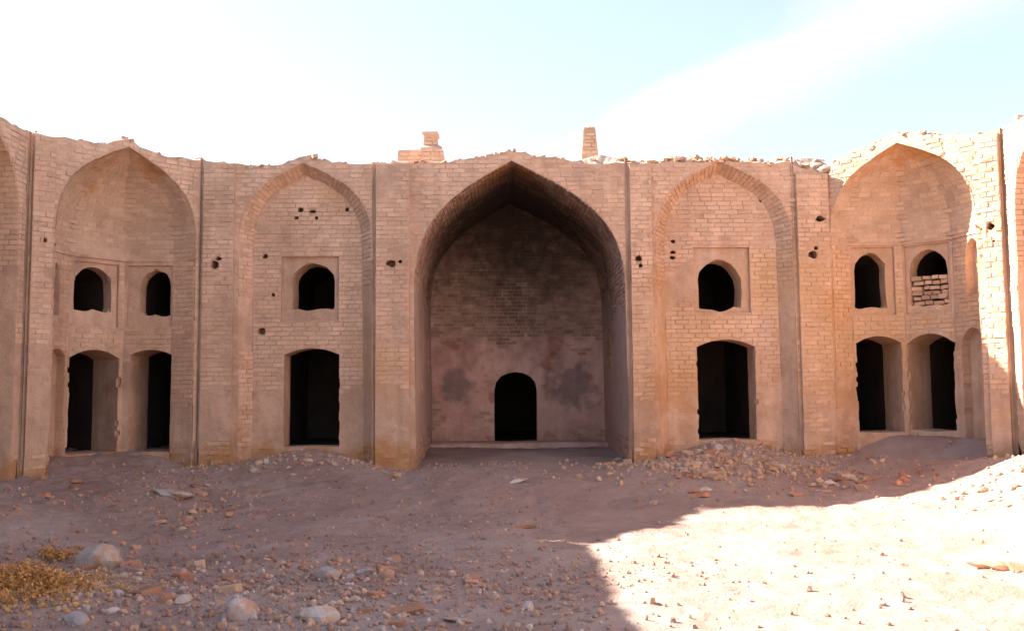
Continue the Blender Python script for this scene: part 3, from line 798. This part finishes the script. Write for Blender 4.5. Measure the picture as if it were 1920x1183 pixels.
# --- flat mud roof behind the parapets, with the outer walls of the building
inner = [(OL - .25, OY - 15.2), (OL - .25, OY + .1), (XL - .1, DY + .25), (XR + .1, DY + .25), (OR_ + .25, OY + .1), (OR_ + .25, OY - 15.2)]
outer = [(OL - 5.5, OY - 15.2), (OL - 5.5, OY + 3), (XL - 2.5, DY + 12), (XR + 2.5, DY + 12), (OR_ + 5.5, OY + 3), (OR_ + 5.5, OY - 15.2)]
inn = densify(inner, .5, False)
acc = [0.]
for a, b in zip(inner, inner[1:]): acc.append(acc[-1] + math.dist(a, b))
def along(poly, base, k):
    i = 0
    while True:
        if k <= acc[i + 1] or i == len(acc) - 2: break
        i += 1
    s = (k - acc[i]) / (acc[i + 1] - acc[i]); a, b = poly[i], poly[i + 1]; return (a[0] + (b[0] - a[0]) * s, a[1] + (b[1] - a[1]) * s)
ks = [acc[-1] * i / 200 for i in range(201)]
loops = []
for w in (0, .1, .3, .5, .7, .9, 1.):
    l = []
    for k in ks:
        a, b = along(inner, acc, k), along(outer, acc, k); x, y = a[0] + (b[0] - a[0]) * w, a[1] + (b[1] - a[1]) * w
        hump = .40 * math.exp(-((x - .2) / .95) ** 2) * (1 if y > 15 else 0)
        for hx, hy, hr, ha in ((-6.0, 15.1, 1.0, .42), (6.6, 15.1, 1.0, .42), (-3.3, 16.3, .7, .25), (3.75, 16.3, .7, .25), (5.65, 16.6, .5, .36)): hump += ha * math.exp(-((x - hx) ** 2 + (y - hy) ** 2) / hr ** 2)
        l.append(Vector((x, y, 5.24 + hump + .05 * nz((x, y, 0), .8, 3.))))
    loops.append(l)
loops.append([Vector((p.x, p.y, -.4)) for p in loops[-1]])
v, f = skin(loops, closed=False)
rf = tag(mesh_obj('flat_roof', v, f, 'roof_mud', smooth=False), 'flat mud roof of the ruin behind its crumbled parapet', 'roof')

# --- roof turrets
def tower(name, label, secs, y0, y1, opening_at=None, mat='mud_plaster', base=None, group=None):
    """a tapering mud brick turret from its sections (x0, x1, z)"""
    t = thing(name, label, 'turret', group)
    loops = []
    for x0, x1, z in secs:
        k = (x1 - x0) / (secs[0][1] - secs[0][0]); ym = (y0 + y1) / 2; h = (y1 - y0) / 2 * k
        q = densify([(x0, ym - h), (x1, ym - h), (x1, ym + h), (x0, ym + h)], .12)
        c = len(q)
        loops.append([Vector((p[0] + .012 * nz((p[0] * 3, p[1], z), 1.), p[1], z + .02 * nz((p[0] * 4, p[1], z), 1.))) for p in q])
    n = min(len(l) for l in loops)
    res = []
    for x0, x1, z in secs:
        k = (x1 - x0) / (secs[0][1] - secs[0][0]); ym = (y0 + y1) / 2; h = (y1 - y0) / 2 * k
        l = []
        for s in range(4):
            cs = [(x0, ym - h), (x1, ym - h), (x1, ym + h), (x0, ym + h)]
            a, b = cs[s], cs[(s + 1) % 4]
            for i in range(6): l.append(Vector((a[0] + (b[0] - a[0]) * i / 6 + .014 * nz((a[0] * 9, i, z * 6), 1.), a[1] + (b[1] - a[1]) * i / 6, z + .02 * nz((s * 9, i, z), 1.))))
        res.append(l)
    v, f = skin(res, cap=True); mesh_obj('shaft', v, f, mat, t)
    V, Fc = [], []
    for (a0, a1, za), (b0, b1, zb) in zip(secs, secs[1:]):
        if zb - za < .12: continue
        z = za; r = 0
        k = (a1 - a0) / (secs[0][1] - secs[0][0]); yf = (y0 + y1) / 2 - (y1 - y0) / 2 * k
        while z + .08 < zb:
            s = (z - za) / (zb - za); x0 = a0 + (b0 - a0) * s; x1 = a1 + (b1 - a1) * s
            kk = (x1 - x0) / (secs[0][1] - secs[0][0]); yf = (y0 + y1) / 2 - (y1 - y0) / 2 * kk
            x = x0 + (.06 if r % 2 else 0)
            while x < x1 - .04:
                w = min(.2, x1 - x)
                box_from([Vector((x, yf, z)), Vector((x + w - .012, yf, z)), Vector((x + w - .012, yf, z + .064)), Vector((x, yf, z + .064))], Vector((0, -1, 0)), R(.008, .02), V, Fc); x += w
            z += .078; r += 1
    mesh_obj('brick_courses', V, Fc, 'brick', t, stuff=True)
    return t
t = tower('roof_turret', 'stepped brick turret with a low wall on its left, on the roof left of centre', [(-1.64, -1.16, 5.2), (-1.64, -1.17, 6.55), (-1.64, -1.20, 6.72), (-1.60, -1.30, 6.80), (-1.585, -1.325, 7.0), (-1.62, -1.29, 7.02), (-1.62, -1.29, 7.08)], 19.7, 20.3, group='turrets on the roof')
lw = []
for x0, x1, z in ((-2.16, -1.64, 5.2), (-2.15, -1.64, 6.66), (-2.12, -1.65, 6.70)):
    lw.append([Vector(p) for p in densify([(x0, 19.85, z), (x1, 19.85, z), (x1, 20.15, z), (x0, 20.15, z)], .6)][:4] if False else [Vector((x0, 19.85, z)), Vector((x1, 19.85, z + .01)), Vector((x1, 20.15, z)), Vector((x0, 20.15, z - .01))])
v, f = skin(lw, cap=True); mesh_obj('low_wall', v, f, 'mud_plaster', t)
V, Fc = [], []
for r_ in range(18):
    z = 5.25 + r_ * .078; x = -2.155 + (.05 if r_ % 2 else 0)
    while x < -1.7:
        w = min(.2, -1.65 - x); box_from([Vector((x, 19.85, z)), Vector((x + w - .012, 19.85, z)), Vector((x + w - .012, 19.85, z + .064)), Vector((x, 19.85, z + .064))], Vector((0, -1, 0)), R(.008, .02), V, Fc); x += w
mesh_obj('brick_courses', V, Fc, 'brick', t, stuff=True)
tower('roof_turret', 'slim tapering brick turret standing alone on the roof right of centre', [(1.70, 2.12, 5.2), (1.74, 2.085, 6.6), (1.785, 2.05, 7.10), (1.80, 2.03, 7.18), (1.84, 2.0, 7.21)], 19.8, 20.2, group='turrets on the roof')

# ------------------------------------------------------------------ stones and rubble on the ground
def stone(px_, py_, wpx, mat, label, cat='stone', name='stone', group=None, sx=1., sz=1., rot=None, sink=.42, mesh=None):
    p, dist = spot(px_, py_); s = wpx * dist / F_PX
    me = mesh or random.choice(ROCKS[mat])
    o = link(bpy.data.objects.new(name, me))
    o.scale = (s * sx, s * R(.75, 1.0), s * sz); h = s * sz * .6
    o.location = p + Vector((0, 0, h * (.5 - sink)))
    o.rotation_euler = (R(-.25, .25), R(-.25, .25), R(0, 6.28) if rot is None else rot)
    return tag(o, label, cat, group)
big = lambda mat, seed: rock_mesh('stone', mat, seed, 3)
stone(190, 1062, 92, 'pale_stone', 'largest rounded pale boulder with orange patches beside the dry shrub', 'boulder', 'boulder', sz=1.25, rot=.3, mesh=big('pale_stone', 3.3))
stone(325, 930, 78, 'pale_stone', 'long pale stone slab lying alone before the left corner bay', 'slab', 'stone_slab', sz=.45, rot=-.25, mesh=big('pale_stone', 8.1))
stone(450, 1158, 84, 'grey_stone', 'grey boulder at the bottom edge, left of the white and orange one', 'boulder', 'boulder', sz=1.0, rot=.8, mesh=big('grey_stone', 5.2))
stone(600, 1160, 80, 'pale_stone', 'white and orange boulder at the bottom edge among brick fragments', 'boulder', 'boulder', sz=1.0, rot=.1, mesh=big('pale_stone', 12.7))
stone(142, 1168, 62, 'grey_stone', 'pinkish grey stone in the bottom left corner right of the shrub', 'stone', 'stone', sz=.9)
stone(615, 1085, 66, 'grey_stone', 'flat grey stone with one tilted face left of the orange stone', 'stone', 'stone', sz=.9)
stone(728, 1082, 40, 'red_clay', 'round orange stone in the middle of the foreground rubble', 'stone', 'stone', sz=1.1)
stone(752, 1148, 84, 'red_clay', 'long flat red brick slab lying in the foreground rubble', 'brick', 'broken_brick', sz=.35, rot=.1)
stone(740, 1170, 46, 'red_clay', 'bright orange broken brick just below the flat red slab', 'brick', 'broken_brick', sz=.8)
stone(665, 1126, 26, 'pale_stone', 'small pinkish white stone above the white and orange boulder', 'stone', 'stone')
stone(992, 1142, 32, 'pale_stone', 'small upright pale stone alone in the right part of the shaded foreground', 'stone', 'stone', sz=1.3)
stone(845, 1080, 30, 'pale_stone', 'pale stone in the small pile right of the round orange stone', 'stone', 'stone', sz=1.1)
stone(862, 1166, 48, 'pale_stone', 'thin pale stick-like stone at the bottom edge left of the sunlit patch', 'stone', 'stone', sx=1.4, sz=.35, rot=-.3)
stone(272, 1112, 66, 'red_clay', 'dark red broken brick below the boulder by the shrub', 'brick', 'broken_brick', sz=.8)
stone(345, 1130, 40, 'pale_stone', 'pale jagged stone right of the dark red brick', 'stone', 'stone')
stone(425, 1112, 46, 'tan_brick_rubble', 'tan broken brick between the two bottom edge boulders and the bare earth', 'brick', 'broken_brick')
stone(210, 1150, 28, 'pale_stone', 'small pale stone right of the pinkish grey corner stone', 'stone', 'stone')
stone(1870, 1064, 86, 'tan_brick_rubble', 'flat tan slab lying in the sun at the right edge', 'slab', 'stone_slab', sx=1.3, sz=.45, rot=.05, mesh=rock_mesh('stone', 'tan_brick_rubble', 6.6, 3))
stone(1908, 1070, 44, 'red_clay', 'orange broken brick against the flat tan slab in the sun', 'brick', 'broken_brick', sz=.6)
stone(1122, 900, 20, 'pale_stone', 'white stone at the right foot of the central arch', 'stone', 'stone', sz=1.2)
stone(1225, 943, 22, 'pale_stone', 'pale rounded stone before the rubble of the right bay, at the shade edge', 'stone', 'stone')
stone(475, 884, 22, 'pale_stone', 'white stone at the foot of the left arched bay', 'stone', 'stone')
stone(970, 905, 40, 'pale_stone', 'thin pale slab in front of the central arch', 'slab', 'stone_slab', sz=.3, rot=.1)
stone(980, 988, 46, 'red_clay', 'flat reddish brick alone on the bare earth in the centre', 'brick', 'broken_brick', sz=.35, rot=.2)
stone(745, 895, 24, 'pale_stone', 'pale pebble at the left foot of the central arch', 'stone', 'stone')
stone(255, 1030, 24, 'pale_stone', 'small pink stone right of the largest boulder', 'stone', 'stone')
# (centre, spread, count, size range in px, materials, label, group)
clusters = [
    ((1320, 882), (100, 28), 95, (11, 34), ('tan_brick_rubble', 'tan_brick_rubble', 'red_clay', 'pale_stone'), ('broken brick', 'right doorway rubble'), 'brick rubble before the right doorway'),
    ((1590, 910), (80, 24), 34, (10, 28), ('red_clay', 'tan_brick_rubble'), ('broken brick', 'right corner litter'), 'brick rubble before the right corner bay'),
    ((1870, 925), (55, 25), 30, (10, 26), ('tan_brick_rubble', 'pale_stone'), ('broken brick', 'sunlit right heap'), 'sunlit rubble by the right pier'),
    ((360, 960), (120, 38), 36, (10, 26), ('red_clay', 'red_clay', 'tan_brick_rubble'), ('brick fragment', 'left corner litter'), 'brick fragments before the left corner'),
    ((80, 930), (70, 30), 16, (10, 26), ('red_clay', 'tan_brick_rubble'), ('brick fragment', 'left wall litter'), 'brick fragments at the left wall'),
    ((540, 868), (85, 12), 22, (9, 24), ('tan_brick_rubble', 'pale_stone', 'red_clay'), ('broken brick', 'left doorway rubble'), 'rubble at the left doorway'),
    ((620, 1115), (210, 42), 84, (10, 36), ('pale_stone', 'grey_stone', 'red_clay', 'tan_brick_rubble'), ('stone', 'foreground rubble'), 'foreground rubble'),
    ((300, 1105), (120, 42), 46, (10, 36), ('red_clay', 'tan_brick_rubble', 'pale_stone'), ('broken brick', 'litter by the shrub'), 'foreground brick fragments'),
    ((930, 1060), (70, 25), 18, (8, 16), ('tan_brick_rubble', 'pale_stone', 'red_clay'), ('pebble', 'scatter right of centre'), 'pebbles right of centre'),
]
BATCH = []
for c, sp, n, sz, mats, lab, grp in clusters:
    last = c
    for k in range(n):
        if k % 7 and R(0, 1) < .72: x, y = last[0] + random.gauss(0, 16), last[1] + random.gauss(0, 6)
        else: x, y = random.gauss(c[0], sp[0] * .75), random.gauss(c[1], sp[1] * .75)
        last = (x, y)
        if y < 838: y = 838 + R(0, 20)
        if x > 1915 or y > 1176: continue
        m = random.choice(mats)
        nm = 'broken_brick' if 'brick' in lab[0] else lab[0]
        w = sz[0] + (sz[1] - sz[0]) * R(0, 1) ** 1.8
        col = {'tan_brick_rubble': 'tan', 'red_clay': 'red', 'pale_stone': 'pale', 'grey_stone': 'grey'}[m]
        row = 'front' if y > c[1] else 'back'
        big_ = 'larger ' if w > sz[0] + (sz[1] - sz[0]) * .45 else ('small ' if w < sz[0] + (sz[1] - sz[0]) * .12 else '')
        what, place = lab
        BATCH.append((x, (big_, col, what, row, place), stone(x, y, w, m, '', {'broken_brick': 'brick', 'pebble': 'pebble', 'stone': 'stone'}[nm], nm, grp, sz=R(.7, 1.1))))
ORD = 'leftmost,second from left,third from left,fourth from left,fifth from left,sixth from left,seventh from left,eighth from left,ninth from left,tenth from left'.split(',')
kinds = {}
for b in BATCH: kinds.setdefault(b[1], []).append(b)
for (big_, col, what, row, place), L in kinds.items():
    L.sort(key=lambda b: b[0])
    for k, b in enumerate(L):
        w = 'only %s%s %s' % (big_, col, what) if len(L) == 1 else '%s of %s%s %ss' % (ORD[k] if k < 10 else 'one right of centre', big_, col, what)
        b[2]['label'] = '%s at %s of the %s' % (w, row, place)
# uncounted gravel and crumbs, one object per colour
def gravel(mat, spots, name='gravel'):
    V, Fc = [], []
    srcs = [rock_mesh('stone', mat, 50 + k, 1) for k in range(5)]
    for p, s in spots:
        me = random.choice(srcs); b = len(V); M = Euler((R(0, 6), R(0, 6), R(0, 6))).to_matrix()
        for v in me.vertices: V.append(p + M @ (v.co * s))
        Fc += [tuple(b + i for i in f.vertices) for f in me.polygons]
    o = mesh_obj(name, V, Fc, mat, stuff=True)
    return o
def scatter(n, fn, lo, hi):
    L = []
    while len(L) < n:
        q = fn()
        if q is None: continue
        x, y = q; s = lo + (hi - lo) * R(0, 1) ** 3
        L.append((Vector((x, y, ground_z(x, y) + s * .12)), s))
    return L
def inside_yard():
    x, y = R(-6.9, 7.5), R(5.6, 16.4)
    if ((x - OL) - (y - OY)) * S2 < -.5 or ((OR_ - x) - (y - OY)) * S2 < -.5: return None
    if R(0, 1) > .25 + .9 * max(0, nz((x, y, 0), .6, 77.)) + (.3 if x < 1 and y < 10 else 0): return None
    if x > .8 and R(0, 1) > .07: return None
    return x, y
def near(cx, cy, rx, ry): return lambda: (random.gauss(cx, rx), random.gauss(cy, ry))
def wall_foot():
    x = R(-5.2, 5.8); return (x, 16 - abs(random.gauss(0, .30))) if not -1.5 < x < 2.1 else None
gv = gravel('pale_stone', scatter(1100, inside_yard, .015, .06) + scatter(420, near(-2.2, 8.0, 1.5, .8), .02, .09)); gv['label'] = 'pale pebbles scattered over the courtyard earth'
gv = gravel('tan_brick_rubble', scatter(2200, inside_yard, .015, .075) + scatter(420, near(-2.4, 8.1, 1.5, .8), .02, .10) + scatter(800, near(3.5, 15.2, 1.1, .5), .03, .14) + scatter(300, near(7.0, 12.6, .7, .9), .03, .12) + scatter(650, wall_foot, .02, .10), 'brick_crumbs'); gv['label'] = 'tan brick crumbs scattered over the courtyard earth'
gv = gravel('red_clay', scatter(1600, inside_yard, .015, .07) + scatter(350, near(-3.2, 9.3, 1.2, 1.3), .02, .09) + scatter(200, near(3.4, 14.6, 1.1, .5), .02, .08) + scatter(220, near(5.3, 14.4, .8, .5), .02, .09), 'red_crumbs'); gv['label'] = 'red clay crumbs scattered over the courtyard earth'
gv = gravel('soil', scatter(2600, inside_yard, .02, .08) + scatter(1500, near(-2.6, 8.6, 2.0, 1.2), .02, .10) + scatter(500, near(.2, 9.2, 1.2, 1.0), .02, .07), 'clods'); gv['label'] = 'crumbled earth clods over the courtyard ground'
gv = gravel('ochre_earth', scatter(1500, near(-4.05, 8.35, .40, .50), .02, .085), 'ochre_crumbs'); gv['label'] = 'ochre crumbs of the low bank at the left edge'
gv = gravel('grey_stone', scatter(900, inside_yard, .015, .05), 'grey_pebbles'); gv['label'] = 'grey pebbles scattered over the courtyard earth'

# --- dry shrub at the left edge
def shrub(px_, py_, rad, h, n, label):
    t = thing('dry_shrub', label, 'shrub'); p0, _ = spot(px_, py_)
    V, Fc, SV, SF = [], [], [], []
    for k in range(n):
        a = R(0, 6.283); lean = R(.1, 1.) ** .8; L = h * R(.55, 1.1)
        base = p0 + Vector((random.gauss(0, rad * .45), random.gauss(0, rad * .45), 0)); base.z = ground_z(base.x, base.y) - .01
        d = Vector((math.cos(a) * lean, math.sin(a) * lean, 1.05)).normalized()
        pts = [base + d * (L * s) + Vector((math.cos(a), math.sin(a), -.4)) * (.12 * L * s * s) for s in (0, .35, .7, 1)]
        side = d.cross(Vector((R(-1, 1), R(-1, 1), .2))).normalized(); w = R(.0025, .005)
        b = len(SV)
        for i, q in enumerate(pts): ww_ = w * (1 - .7 * i / 3); SV += [q - side * ww_, q + side * ww_]
        SF += [(b + 2 * i, b + 2 * i + 1, b + 2 * i + 3, b + 2 * i + 2) for i in range(3)]
        for j in range(6):
            s = R(.3, 1); q = base + d * (L * s) + Vector((math.cos(a), math.sin(a), -.4)) * (.12 * L * s * s)
            e = Vector((R(-1, 1), R(-1, 1), R(-.3, 1))).normalized() * R(.02, .05); f_ = e.cross(Vector((R(-1, 1), R(-1, 1), R(-1, 1)))).normalized() * R(.006, .014)
            b = len(V); V += [q, q + e * .5 + f_, q + e, q + e * .5 - f_]; Fc.append((b, b + 1, b + 2, b + 3))
    mesh_obj('stem', SV, SF, 'straw', t, stuff=True); mesh_obj('foliage', V, Fc, 'straw', t, stuff=True)
shrub(40, 1100, .50, .17, 520, 'low yellow dry scrub on the ochre bank at the left edge')
shrub(108, 1048, .16, .12, 110, 'small dry tuft left of the largest boulder')
